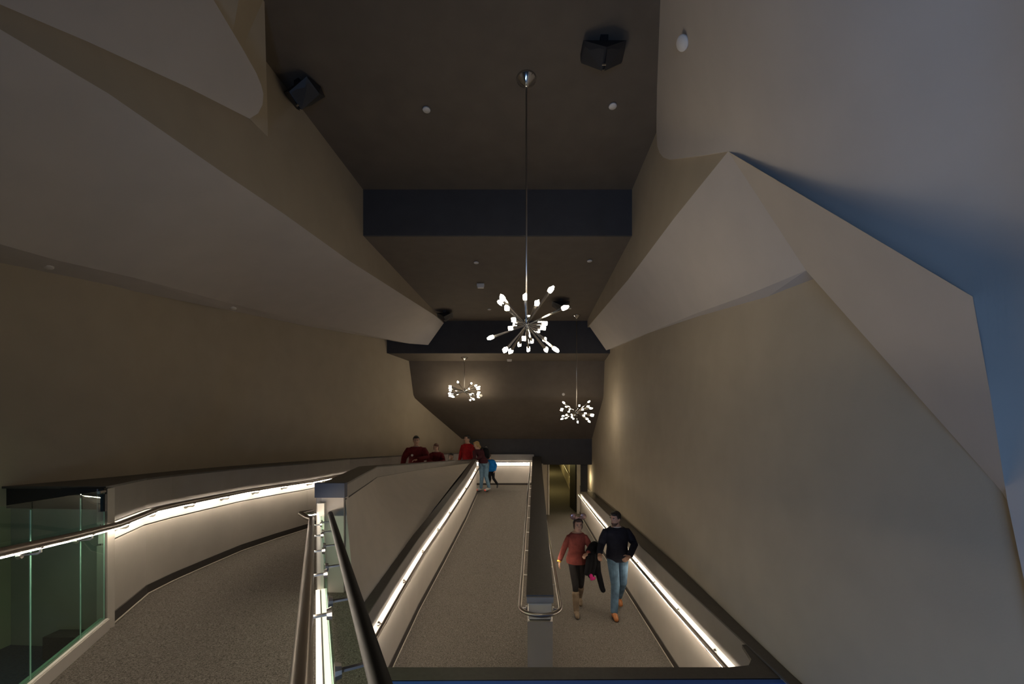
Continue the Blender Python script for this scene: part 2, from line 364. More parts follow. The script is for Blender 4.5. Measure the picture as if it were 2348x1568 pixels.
# ------------------------------------------------------------------ ceilings, fascias, header
def flat(name, X0, X1, d0, h0, d1, h1, m, label, off=(0, 0, .12)):
    return struct(MB().sheet([V(X0, d0, h0), V(X0, d1, h1)], [V(X1, d0, h0), V(X1, d1, h1)], off).build(name, m), label)
flat('ceiling', -3.4, 2.6, -1.5, 3.64, 6.06, 3.64, M_ceil, 'dark brown high ceiling over the near hall')
flat('ceiling_fascia_near', -2.6, 2.1, 6.06, 3.64, 6.061, 2.93, M_face, 'charcoal vertical fascia stepping the ceiling down', (0, .03, 0))
flat('ceiling_middle', -2.6, 2.4, 6.1, 2.93, 11.0, 2.93, M_ceil, 'dark brown middle ceiling behind the big chandelier')
flat('ceiling_fascia_far', -3.7, 2.85, 11.0, 2.93, 11.001, 2.02, M_face, 'charcoal far fascia behind the soffit ends', (0, .03, 0))
flat('ceiling_low', -3.7, 2.95, 11.04, 2.02, 11.85, 1.94, M_ceil, 'low dark ceiling strip above the far chandelier')
pe = [(11.85, 1.94), (11.90, 1.67), (11.97, 1.30), (12.04, .93), (12.10, .84), (12.3, .72), (13.4, .10), (14.45, -.50)]
struct(arc_smooth(MB().sheet([V(-3.7, d, h) for d, h in pe], [V(3.2, d, h) for d, h in pe], (0, .12, .05)).build('ceiling_sloped_end', M_ceil), 50), 'dark sloping ceiling descending behind the far chandeliers to the doorway')
flat('wall_header', -1.6, 3.04, 14.45, -.50, 14.451, -1.45, M_face, 'charcoal header above the doorway', (0, .2, 0))
flat('ceiling_corridor', .5, 4.3, 14.5, -1.44, 31, -1.44, M_ceil, 'corridor ceiling beyond the header')
# doorway: jamb panels, pilaster, dark panel, door leaf, corridor walls
struct(MB().box(V(1.28, 16.34, -2.55), (.25, .06, 1.2)).build('wall_door_left', M_panel), 'pale jamb panel left of the doorway')
struct(MB().box(V(1.525, 16.26, -2.55), (.02, .03, 1.19)).build('trim_5', M_cove), 'white edge trim of the left door jamb')
struct(MB().box(V(1.07, 15.3, -2.6), (.06, 1.0, 1.2)).build('wall_door_side', M_panel), 'short side wall between divider and doorway')
struct(MB().box(V(2.83, 16.55, -2.55), (.10, .05, 1.2)).build('wall_door_right', M_panel), 'pale pilaster right of the doorway')
struct(MB().box(V(2.67, 14.55, -1.96), (.125, .03, .50)).build('wall_light_panel', M_face), 'charcoal panel standing on the ledge with light glowing behind it')
point('panel_backlight', V(2.72, 14.85, -2.0), 14, (1, .82, .50), .08)
dr = struct(MB().sheet([V(2.73, 16.9, -3.72), V(2.62, 17.8, -3.70)], [V(2.73, 16.9, -1.5), V(2.62, 17.8, -1.5)], (.045, 0, 0)).build('door_1', M_black), 'dark door leaf standing open at the corridor')
struct(MB().tube([V(2.60, 17.6, -2.75), V(2.58, 17.6, -2.75), V(2.58, 17.6, -2.6), V(2.60, 17.6, -2.6)], .012, 6).build('door_handle', M_steel, dr))
struct(MB().sheet([V(2.92, 17.8, -3.8), V(3.08, 20, -3.7), V(3.67, 31, -3.2)], [V(2.92, 17.8, -1.4), V(3.08, 20, -1.4), V(3.67, 31, -1.4)], (.1, 0, 0)).build('wall_corridor_right', M_wall), 'corridor right wall')
struct(MB().box(V(1.2, 24, -2.6), (.06, 7, 1.3)).build('wall_corridor_left', M_wall), 'corridor left wall')
struct(MB().box(V(2.5, 31, -2.6), (1.7, .06, 1.3)).build('wall_corridor_end', M_wall), 'corridor end wall')
point('corridor_lamp', V(2.0, 21, -1.8), 50, (1, .86, .36), .2)
point('corridor_lamp.001', V(2.4, 26.5, -1.8), 60, (1, .86, .36), .2)

# ------------------------------------------------------------------ divider between middle and right ramp
DT = lambda d: 1.91-.0778*(d-4.4)
HLr = lambda d: 2.04-.0711*(d-4.4)                            # rail depth below eye, middle side
HRr = lambda d: 2.04+.0734*(d-4.4)                            # rail depth below eye, right side
DX = lambda d: (.166+.0592*(d-4.4), .464+.0592*(d-4.4))
dd = [4.4, 6.5, 9, 11.5, 14.3]
def block(bl, br, tl, tr, ins, d_in=0):
    m = MB(); R = []
    for i, d in enumerate(dd):
        a, b = DX(d); a += ins; b -= ins; y = d+(d_in if i == 0 else 0)
        R.append([V(a, y, bl(d)), V(b, y, br(d)), V(b, y, tr(d)), V(a, y, tl(d))])
    return m.rings(R)
FLr = lambda d: -HLr(d)-.86; FRr = lambda d: -HRr(d)-.86
dv = struct(block(lambda d: -MF(d)-.15, lambda d: -RF(d)-.12, lambda d: FLr(d)+.70, lambda d: FRr(d)+.70, .008).build('wall_divider', M_panel), 'free-standing low wall dividing middle and right ramps')
struct(block(lambda d: FLr(d)+.69, lambda d: FRr(d)+.69, lambda d: FLr(d)+.72, lambda d: FRr(d)+.72, .03, .03).build('reveal', M_dark, dv))
struct(block(lambda d: FLr(d)+.716, lambda d: FRr(d)+.716, lambda d: FLr(d)+.893, lambda d: FRr(d)+.893, .018, .02).build('light_cove', M_cove, dv))
struct(block(lambda d: FLr(d)+.905, lambda d: FRr(d)+.905, lambda d: -DT(d)-.02, lambda d: -DT(d)-.02, 0).build('upper_panel', M_upper, dv))
struct(block(lambda d: -DT(d)-.02, lambda d: -DT(d)-.02, lambda d: -DT(d), lambda d: -DT(d), -.006, .02).build('ledge', M_ledge, dv))

# ------------------------------------------------------------------ parapet between upper and middle ramp
Tin = [P(725, 1113, 4.1), P(823.6, 1069, 6.9), P(900, 1064, 8.6), P(960, 1060, 10.0), P(1085, 1052.5, 12.7)]
Tout = [V(-1.74, 4.1, Tin[0].z-EYE+.02), Tin[1]+Vector((.31, 0, 0)), Tin[2]+Vector((.32, 0, 0)), Tin[3]+Vector((.30, .05, 0)), V(-1.165, 12.62, Tin[4].z-EYE)]
low = lambda L, z: [p+Vector((0, 0, z)) for p in L]
uh = [p.z-EYE+UF(p.y) for p in Tin]
par = MB().rings([[a+Vector((0, 0, -.02)), b+Vector((0, 0, -.02)), b+Vector((0, 0, -.19)), Vector((b.x, b.y, a.z-h_-.1)), Vector((a.x, a.y, a.z-h_-.1))] for a, b, h_ in zip(Tin, Tout, uh)])
pr = struct(par.build('wall_parapet', M_upper), 'parapet the red-jacketed visitors lean on')
struct(MB().sheet(Tin, Tout, (0, 0, -.02)).build('ledge', M_ledge, pr))
strip_l = [V(x, d, -(2.435-.11*d)) for x, d in [(-1.63, 4.1), (-1.56, 5.8), (-1.50, 7.6), (-1.40, 9.6), (-1.24, 12.3)]]
bl_ = [p+Vector((0, 0, -z)) for p, z in zip(Tout, (.155, .19, .17, .15, .10))]
struct(arc_smooth(MB().ruled(bl_, strip_l, (-.05, 0, -.05)).build('wall_sloped_face', M_panel), 30), 'broad sloping taupe face between parapet and middle ramp ledge')
struct(MB().sheet([p+Vector((.003, 0, 0)) for p in bl_], [p+Vector((.006, 0, -.012)) for p in bl_], (-.05, 0, 0)).build('trim_6', M_dark), 'shadow gap under the parapet cap')
# wall end post with its navy cap
ps = struct(MB().box(V(-1.86, 4.13, -1.35), (.115, .06, .60)).build('wall_end_post', M_beam), 'pale end post of the parapet')
struct(MB().box(V(-1.89, 4.10, -.675), (.155, .035, .075)).build('post_cap', mat('navy_cap', (.03, .04, .07), .5), ps))
struct(MB().box(V(-1.962, 4.05, -1.30), (.036, .025, .50)).build('end_channel', M_cove, ps))

# front parapet closing the turn of the ramps, and the lower landing behind it
fp = struct(MB().poly([V(-1.25, 3.165, -1.95), V(1.75, 3.165, -1.95), V(1.93, 3.20, -1.955), V(2.0, 3.28, -1.955), V(2.05, 3.5, -1.955), V(2.2, 3.5, -1.955), V(2.16, 3.03, -1.95), V(-1.2, 3.0, -1.95)], (0, 0, -.03)).build('wall_front_parapet', M_ledge), 'grey front ledge across the bottom of the ramps')
struct(MB().box(V(.46, 3.08, -2.62), (1.68, .075, .64)).build('parapet_face', M_bluewall, fp))
struct(MB().poly([V(-1.2, 2.94, -1.951), V(2.17, 2.965, -1.951), V(2.17, 2.965, -2.5), V(-1.2, 2.94, -2.5)], (0, .05, 0)).build('blue_fascia', M_bluewall, fp))

# ------------------------------------------------------------------ handrails
def handrail(label, path, wall_dir, name='handrail', led=M_led, step=1.15, off=.09, rail_mat=None, group=None, first=.5, r=.022, ledside=0., keep=lambda p: True):
    """path: 3D polyline; wall_dir(p,t): horizontal unit vector towards the wall"""
    path = [Vector(p) for p in path]
    root = empty(name); tag(root, label, 'handrail', group)
    MB().tube(path, r, 12).build('rail_tube', rail_mat or M_rail, root, True)
    L = [0]
    for a, b in zip(path, path[1:]): L.append(L[-1]+(b-a).length)
    def at(s):
        for i in range(len(path)-1):
            if s <= L[i+1] or i == len(path)-2:
                k = (s-L[i])/(L[i+1]-L[i]); t = (path[i+1]-path[i]).normalized(); return path[i].lerp(path[i+1], k), t
    if led:
        A = []
        for i, p in enumerate(path):
            t = (path[min(i+1, len(path)-1)]-path[max(i-1, 0)]).normalized(); wd = wall_dir(p, t)
            A.append((p, wd))
        runs = [[]]
        for p, wd in A:
            if keep(p): runs[-1].append((p, wd))
            elif runs[-1]: runs.append([])
        for A in [r_ for r_ in runs if len(r_) > 1]:
          R = [[p+wd*(ledside*r-.007)+Vector((0, 0, -r+.004)), p+wd*(ledside*r+.007)+Vector((0, 0, -r+.004)), p+wd*(ledside*r+.007)+Vector((0, 0, -r-.006)), p+wd*(ledside*r-.007)+Vector((0, 0, -r-.006))] for p, wd in A]
          MB().rings(R).build('led_strip', led, root)
    s = first
    bm = BR.get(off)
    if bm is None:
        b = MB(); b.tube([(0, 0, -r+.004), (0, 0, -.05), (.012, 0, -.058), (off-.005, 0, -.058)], .0075, 6)
        b.rings([[Vector((x, rr*math.cos(a*math.pi/6), -.058+rr*math.sin(a*math.pi/6))) for a in range(12)] for x, rr in ((off-.014, .020), (off+.004, .026))])
        b.box((0, 0, -.026), (.010, .022, .003)); bm = b.me('bracket'); bm.materials.append(M_steel); BR[off] = bm
    while s < L[-1]:
        p, t = at(s); wd = wall_dir(p, t)
        o = link('bracket', bm, root); o.location = p; o.rotation_euler = (0, 0, math.atan2(wd.y, wd.x)); s += step
    return root
BR = {}
def side(sgn):
    return lambda p, t: Vector((-t.y, t.x, 0)).normalized()*sgn
def railpath(plan, Hf, out, u=.085, z=.86):
    pl = resample(plan, .8); return [V(x, d, -Hf(d0)+z) for (x, d), (_, d0) in zip(offs(pl, -out*u), pl)]
lrail = railpath([(-1.98, .45), (-2.55, 1.6), (-3.03, 2.56)]+LW, UF, +1)
lrail = [p+Vector((0, 0, .10*max(0, 3.2-p.y))) for p in lrail]
handrail('curved steel handrail with light strip on the left low wall and green glass', lrail, side(+1), step=.62, first=.25, r=.026)
handrail('steel handrail with light strip down the left of the middle ramp', railpath(MW, MF, +1), side(+1), step=.95)
handrail('steel handrail with light strip on the right low wall beside the couple', railpath(RW[:-1]+[(2.83, 16.2)], RF, -1), side(-1), step=1.0)
handrail('short steel handrail with light strip on the far landing wall', railpath([(-1.3, 14.3), (.66, 14.3)], UF, +1), side(+1), step=.9, first=.4)
# rail that loops round the near end of the divider
lp_ = [V(DX(d)[0]-.08, d, -HLr(d)) for d in (14.15, 12, 9.5, 7, 5.5, 4.55)]
a0 = DX(4.4); cx_ = (a0[0]+a0[1])/2; hw = (a0[1]-a0[0])/2+.08
lp_ += [V(cx_-hw*math.cos(a), 4.42-.22*math.sin(a), -2.035) for a in [i*math.pi/12 for i in range(0, 13)]]
lp_ += [V(DX(d)[1]+.08, d, -HRr(d)) for d in (4.55, 5.5, 7, 9.5, 12, 14.0)]
def dwall(p, t):
    return Vector((1 if p.x < cx_+.0592*(p.y-4.4) else -1, 0, 0)) if p.y > 4.42 else Vector((0, 1, 0))
lr = handrail('steel handrail looping round the near end of the dividing low wall', lp_, dwall, step=.85, first=.35, off=.08, led=M_led, keep=lambda p: p.y > 4.5)
# corridor handrail
handrail('bare steel handrail inside the dim corridor', [V(2.98+.0565*(d-20), d, -RF(d)+.9) for d in (18.4, 22, 26, 30)], lambda p, t: Vector((1, 0, 0)), led=None, step=1.2)

# ------------------------------------------------------------------ glass balustrades
# left: three panes on a pale curb between the left low wall and the picture edge
GL = [(-3.37, 3.25), (-2.68, 1.86)]
g1 = empty('glass_balustrade', V(-3.0, 2.5, -UF(2.5))); tag(g1, 'green glass balustrade on a pale curb at the left edge', 'balustrade')
inv = Matrix.Translation(-g1.location)
def loc(mb): mb.v = [inv @ v for v in mb.v]; return mb
tdir = Vector((GL[1][0]-GL[0][0], GL[1][1]-GL[0][1], 0)).normalized(); nrm = Vector((tdir.y, -tdir.x, 0))   # nrm points to the ramp
if nrm.x < 0: nrm = -nrm
def gp(s, z, u=0):
    x, d = GL[0][0]+tdir.x*s, GL[0][1]+tdir.y*s; return V(x, d, -UF(d)+z)+nrm*u
loc(MB().rings([[gp(s, -.05, .03), gp(s, .088, .03), gp(s, .088, -.05), gp(s, -.05, -.05)] for s in (0, 1.55)])).build('curb', M_beam, g1)
loc(MB().rings([[gp(s, .088, .022), gp(s, .096, .022), gp(s, .096, .004), gp(s, .088, .004)] for s in (0, 1.55)])).build('curb_top_channel', M_cove, g1)
loc(MB().rings([[gp(s, .088, -.008), gp(s, .106, -.008), gp(s, .106, -.03), gp(s, .088, -.03)] for s in (0, 1.55)])).build('curb_rear_channel', M_gedge, g1)
for s0, s1 in ((.012, .362), (.372, .93), (.94, 1.55)):
    pn = loc(MB().rings([[gp(s, .09, .004), gp(s, 1.16+.03*s, .004), gp(s, 1.16+.03*s, -.008), gp(s, .09, -.008)] for s in (s0, s1)])).build('pane', M_glass, g1)
    loc(MB().tube([gp(s0, .10, -.002), gp(s0, 1.14, -.002)], .004, 6)).build('pane_edge', M_gedge, pn)
loc(MB().box(gp(.03, 1.06, -.002), (.02, .02, .07), Matrix.Rotation(math.atan2(nrm.y, nrm.x), 3, 'Z'))).build('wall_clamp', M_black, g1)
loc(MB().tube([gp(.01, 1.15, 0), gp(.10, 1.15, 0)], .012, 8)).build('clamp_bar', M_steel, g1)
# near: glass panel beside the camera with a rail on each side
GX = lambda d: -2.195+.501*(4.5-d)
gd = Vector((.501, -1, 0)).normalized(); gn = Vector((1, .501, 0)).normalized()
g2 = empty('glass_balustrade.001', V(GX(2.6), 2.6, -UF(2.6))); tag(g2, 'near glass balustrade on a bright base shoe beside the camera', 'balustrade')
inv = Matrix.Translation(-g2.location)
def g2p(d, z, u=0): return V(GX(d), d, -UF(d)+z)+gn*u
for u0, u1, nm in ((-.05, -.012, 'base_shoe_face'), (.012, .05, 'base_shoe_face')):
    loc(MB().rings([[g2p(d, .0, u0), g2p(d, .05, u0), g2p(d, .05, u1), g2p(d, .0, u1)] for d in (4.03, .3)])).build(nm, mat('glowing_base_channel', (.7, .66, .6), .4, emit=WARM, es=1.0), g2)  # weak glow added to the shoe faces so they read bright white
loc(MB().rings([[g2p(d, .0, -.012), g2p(d, .04, -.012), g2p(d, .04, .012), g2p(d, .0, .012)] for d in (4.03, .3)])).build('base_shoe_gasket', mat('grey_gasket', (.10, .09, .08), .7), g2)
for da, db in ((4.02, 2.45), (2.44, .9)):
    pn = loc(MB().rings([[g2p(d, .04, -.006), g2p(d, .80, -.006), g2p(d, .80, .006), g2p(d, .04, .006)] for d in (da, db)])).build('pane', M_glass, g2)
# rails either side of it
RH = lambda d: .62+.0957*(d-.95) if d < 4 else .62+.0957*3.05
def twin(u, far_hook):
    pts = [V(GX(d), d, -RH(d))+gn*u for d in (3.75, 3.2, 2.4, 1.6, .8, .45)]
    if far_hook:
        e = V(-2.02, 4.0, -RH(3.9)+.02); pts = [e, e+Vector((-.10, -.06, -.005)), V(GX(3.86), 3.86, -RH(3.86))+gn*(u-.035)]+pts
    else: pts = [V(GX(4.0), 4.0, -RH(4.0))+gn*u]+pts
    return pts
handrail('steel handrail hooked to the post on the ramp side of the near glass', twin(-.085, True), lambda p, t: gn, led=M_led, step=.62, first=.45, off=.085, r=.026, ledside=.6)
handrail('dark handrail on the outer side of the near glass', twin(.085, False), lambda p, t: -gn, led=None, step=.62, first=.15, off=.086, r=.026, rail_mat=mat('dark_rail_steel', (.006, .005, .004), .65, spec=.15))
# carpeted slab edge beyond the near glass
struct(MB().sheet([V(GX(d)+.03, d, -UF(d)+.002) for d in (4.05, 2.2, .3)], [V(GX(d)+.30, d, -UF(d)+.002) for d in (4.05, 2.2, .3)], (0, 0, -.10)).build('floor_slab_edge', M_carpet), 'strip of ribbed carpet beyond the near glass')

# ------------------------------------------------------------------ chandeliers
TIPS = [(475, 300, 1), (525, 465, -1), (600, 670, -1), (712, 668, 1), (745, 590, 1), (897, 500, -1), (1025, 460, 1), (1090, 605, -1), (1235, 580, 1), (1200, 725, 1),
        (1350, 255, -1), (1600, 540, -1), (710, 875, -1), (320, 1070, -1), (660, 1000, -1), (835, 985, 1), (665, 1140, 1), (570, 1300, -1), (880, 1165, -1), (1010, 1085, 1),
        (1080, 920, 1), (1190, 1000, -1), (1215, 930, -1), (1325, 905, 1), (1345, 1120, 1), (1435, 1270, -1)]
def chandelier(label, hub, ceil_z, rz, flat_=1.0, scale=1.0):
    root = empty('chandelier', hub, rz); tag(root, label, 'chandelier', 'starburst chandeliers')
    top = (ceil_z-hub.z)
    MB().lathe([(.0, top), (.105, top), (.10, top-.02), (.028, top-.075), (.012, top-.095), (0, top-.095)], 24).build('canopy', M_chrome, root, True)
    MB().tube([(0, 0, top-.085), (0, 0, .02)], .009, 8).build('rod', M_steel, root, True)
    MB().lathe([(0, -.05), (.022, -.045), (.034, -.015), (.034, .015), (.022, .045), (.012, .10), (0, .10)], 16).build('hub', M_chrome, root, True)
    arm = ARM.get('m')
    if arm is None:
        arm = MB().rings([[Vector((a*r, b*r, z)) for a, b in ((-1, -1), (1, -1), (1, 1), (-1, 1))] for r, z in ((.005, .015), (.007, .2), (.0125, .400))]).me('arm')
        arm.materials.append(M_chrome); ARM['m'] = arm
        b = MB().rings([[Vector((a*r, c*r, z+(.018 if a > 0 else 0)*k)) for a, c in ((-1, -1), (1, -1), (1, 1), (-1, 1))] for r, z, k in ((.0115, .398, 0), (.0175, .412, 0), (.0185, .440, .5), (.009, .458, 1.0))]).me('bulb')
        b.materials.append(M_bulb); ARM['b'] = b
    for x, y, s in TIPS:
        v = Vector(((x-945)*.000613, 0, -(y-790)*.000613)); R = .452
        v.y = s*math.sqrt(max(.0, R*R-v.x**2-v.z**2)); v.z *= flat_; q = v.to_track_quat('Z', 'Y')
        o = link('arm', arm, root); o.rotation_mode = 'QUATERNION'; o.rotation_quaternion = q; o.scale = (scale,)*3
        link('bulb', ARM['b'], o)
    return root
ARM = {}
chandelier('large near starburst chandelier hanging on a long rod from the high ceiling', P(1207, 746, 4.12), EYE+3.64, 0)
chandelier('small far starburst chandelier at left under the low dark ceiling', P(1065, 897, 11.45), EYE+1.985, 1.7, .72)
chandelier('small starburst chandelier at right on a very long rod by the wall', P(1322, 945, 10.46), EYE+2.93, .7, .8)

# ------------------------------------------------------------------ ceiling fittings
def disc(label, p, n, r=.045):
    o = MB().lathe([(0, -.012), (r*.93, -.012), (r, -.006), (r, .004), (0, .004)], 20).build('sprinkler_cover', M_white, None, True)
    o.location = p; o.rotation_mode = 'QUATERNION'; o.rotation_quaternion = (-Vector(n)).to_track_quat('-Z', 'Y') if False else Vector(n).to_track_quat('-Z', 'Y')
    return tag(o, label, 'ceiling disc', 'round ceiling cover plates')
D = (0, 0, -1)
def on(x, y, h): return P(x, y, h*F/(HY-y))
disc('round pale cover plate on the high ceiling left of the chandelier canopy', on(978, 251, 3.63), D)
disc('round pale cover plate on the high ceiling right of the chandelier canopy', on(1405, 243, 3.63), D)
disc('round cover plate on the slanted wall plane at upper right', RPd(1570, 98)+Vector((-.03, -.03, -.03)), (-1.1, -.25, -1), .055)
disc('small cover plate at the left of the middle ceiling', on(1092, 602, 2.92), D)
disc('small cover plate at the right of the middle ceiling', on(1352, 598, 2.92), D)
disc('small cover plate on the middle ceiling left of the chandelier arms', on(1122, 709, 2.92), D)
disc('small cover plate on the middle ceiling behind the chandelier right arm', on(1306, 707, 2.92), D)
def onface(x, y):
    t = (HY-y)/F; k = (.86+.50)/(14.45-12.06); return P(x, y, (.86+k*12.06)/(t+k)-.02)
disc('tiny pale disc on the dark slope by the left chandelier', P(1103, 907, 12.03), (0, -1, -.2), .045)
disc('tiny pale disc on the dark slope by the right chandelier', P(1292, 904, 12.03), (0, -1, -.2), .045)
disc('faint cover plate on the soffit underside at far left', (El[3]+Jl[3])/2+Vector((-.05, -.08, -.004)), (0, -.14, -1), .07)
disc('faint cover plate on the soffit underside above the left wall', (El[5]+Jl[5])/2+Vector((-.0, -.05, -.008)), (0, -.14, -1), .06)
def sensor(label, p):
    r = empty('ceiling_sensor', p); tag(r, label, 'sensor')
    MB().box((0, 0, -.02), (.075, .03, .02)).build('base', M_white, r)
    MB().rings([[Vector((a*w_, b*.026, z)) for a, b in ((-1, -1), (1, -1), (1, 1), (-1, 1))] for w_, z in ((.072, -.04), (.062, -.085))]).build('housing', M_white, r)
sensor('small white box fixed to the middle ceiling', on(1102, 651, 2.93))
sensor('small white box on the low ceiling under the far fascia', on(1168, 822, 1.985))
def speaker(label, p, rz, s=1.0):
    r = empty('speaker', p, rz); tag(r, label, 'loudspeaker', 'ceiling loudspeakers'); r.scale = (s,)*3
    MB().box((0, -.02, -.03), (.035, .035, .03)).build('mount', M_black, r)
    def hull(pts, nm, m):
        b = bmesh.new()
        for q in pts: b.verts.new(q)
        bmesh.ops.convex_hull(b, input=b.verts); me = bpy.data.meshes.new(nm); b.to_mesh(me); b.free(); me.materials.append(m); link(nm, me, r)
    hull([(-.20, -.07, -.07), (.20, -.07, -.07), (0, -.13, -.19), (-.2, .09, -.05), (.2, .09, -.05), (-.12, .2, -.05), (.12, .2, -.05), (-.2, .07, -.14), (.2, .07, -.14), (0, .0, -.28)], 'cabinet', M_black)
    hull([(-.195, -.045, -.085), (-.012, -.112, -.195), (-.195, .075, -.148), (-.012, .0, -.292), (-.19, -.04, -.07), (-.01, -.1, -.18)], 'grille', M_grille)
    hull([(.195, -.045, -.085), (.012, -.112, -.195), (.195, .075, -.148), (.012, .0, -.292), (.19, -.04, -.07), (.01, -.1, -.18)], 'grille', M_grille)
    MB().box((0, -.035, -.262), (.018, .006, .006)).build('badge', M_steel, r)
speaker('black wedge loudspeaker on the high ceiling at right', on(1383, 92, 3.64), 0)
speaker('black wedge loudspeaker on the high ceiling against the left tan wall', on(690, 190, 3.64), -.5)
speaker('black loudspeaker on the middle ceiling behind the chandelier', on(1286, 686, 2.93), 0)
speaker('black loudspeaker on the middle ceiling above the left soffit tip', on(1020, 712, 2.93), 0)

# ------------------------------------------------------------------ people
def loft_limb(mb, pts, rads, n=12, round_ends=True):
    pts = [Vector(p) for p in pts]; pts2, r2 = list(pts), list(rads)
    if round_ends:
        t = (pts[0]-pts[1]).normalized(); pts2 = [pts[0]+t*rads[0]*.75, pts[0]+t*rads[0]*.45]+pts2; r2 = [rads[0]*.35, rads[0]*.8]+r2
        t = (pts[-1]-pts[-2]).normalized(); pts2 += [pts[-1]+t*rads[-1]*.45, pts[-1]+t*rads[-1]*.75]; r2 += [rads[-1]*.8, rads[-1]*.35]
    mb.tube(pts2, r2, n)
def ell(mb, c, r, R=None, n=14, m=9):
    c = Vector(c); rg = []
    for i in range(m+1):
        a = -math.pi/2+math.pi*i/m; a = max(-1.5, min(1.5, a))
        rg.append([c+((R or Matrix.Identity(3)) @ Vector((r[0]*math.cos(a)*math.cos(2*math.pi*k/n), r[1]*math.cos(a)*math.sin(2*math.pi*k/n), r[2]*math.sin(a)))) for k in range(n)])
    mb.rings(rg)
def torso(mb, spine, prof, yaw=0, n=20):
    cs, sn = math.cos(yaw), math.sin(yaw); rg = []
    for (z, rx, ry), c in zip(prof, spine):
        rg.append([Vector((c[0]+rx*math.cos(a)*cs-ry*math.sin(a)*sn, c[1]+rx*math.cos(a)*sn+ry*math.sin(a)*cs, z)) for a in [2*math.pi*k/n for k in range(n)]])
    mb.rings(rg)
def fused(mb, name, m, parent, voxel, smooth=6):
    me = mb.me(name+'_raw'); tmp = link(name+'_raw', me)
    r = tmp.modifiers.new('r', 'REMESH'); r.mode = 'VOXEL'; r.voxel_size = voxel; r.use_smooth_shade = True
    sm = tmp.modifiers.new('s', 'SMOOTH'); sm.iterations = smooth; sm.factor = .5
    dg = bpy.context.evaluated_depsgraph_get(); me2 = bpy.data.meshes.new_from_object(tmp.evaluated_get(dg))
    bpy.data.objects.remove(tmp); bpy.data.meshes.remove(me); me2.name = name
    me2.materials.clear(); me2.materials.append(m)
    for p in me2.polygons: p.use_smooth = True
    return link(name, me2, parent)
def cloth(name, col, rough=.85, bump=.35, bs=28): return mat(name, col, rough, var=.18, scale=14, bump=bump, bscale=bs, spec=.2)
SKIN = mat('skin', (.40, .235, .165), .55, var=.06, scale=25); SKIN2 = mat('skin_fair', (.50, .31, .22), .55, var=.06, scale=25)
LIP = mat('lips', (.30, .10, .08), .5); EYEW = mat('eye_white', (.6, .58, .55), .4); EYED = mat('eye_dark', (.015, .010, .008), .3)

def hand(mb, w, d, palm, k=1.0, curl=.5, thumb=1):
    """w wrist, d finger direction, palm = palm normal"""
    d = Vector(d).normalized(); palm = Vector(palm); palm = (palm-d*palm.dot(d)).normalized(); sd = d.cross(palm).normalized()*thumb; w = Vector(w)
    R = []
    for t, hw, ht in ((-.01, .026, .020), (.02, .034, .017), (.06, .040, .015), (.085, .040, .013)):
        R.append([w+d*t*k+(sd*math.cos(a)*hw+palm*math.sin(a)*ht)*k for a in [2*math.pi*i/12 for i in range(12)]])
    mb.rings(R)
    for i, (o, L) in enumerate(((.030, .070), (.010, .080), (-.011, .075), (-.031, .058))):
        p = w+(d*.082+sd*o)*k; q = p+(d*math.cos(curl*.5)+palm*math.sin(curl*.5))*L*.45*k; r = q+(d*math.cos(curl*1.5)+palm*math.sin(curl*1.5))*L*.35*k; e = r+(d*math.cos(curl*2.3)+palm*math.sin(curl*2.3))*L*.25*k
        loft_limb(mb, [p-d*.01*k, q, r, e], [.0088*k, .0085*k, .008*k, .007*k], 8)
    p = w+(d*.025+sd*.030)*k; q = p+(d*.6+sd*.75+palm*.25).normalized()*.036*k; e = q+(d*.9+sd*.25+palm*.4).normalized()*.032*k
    loft_limb(mb, [p, q, e], [.0125*k, .0105*k, .0085*k], 8)

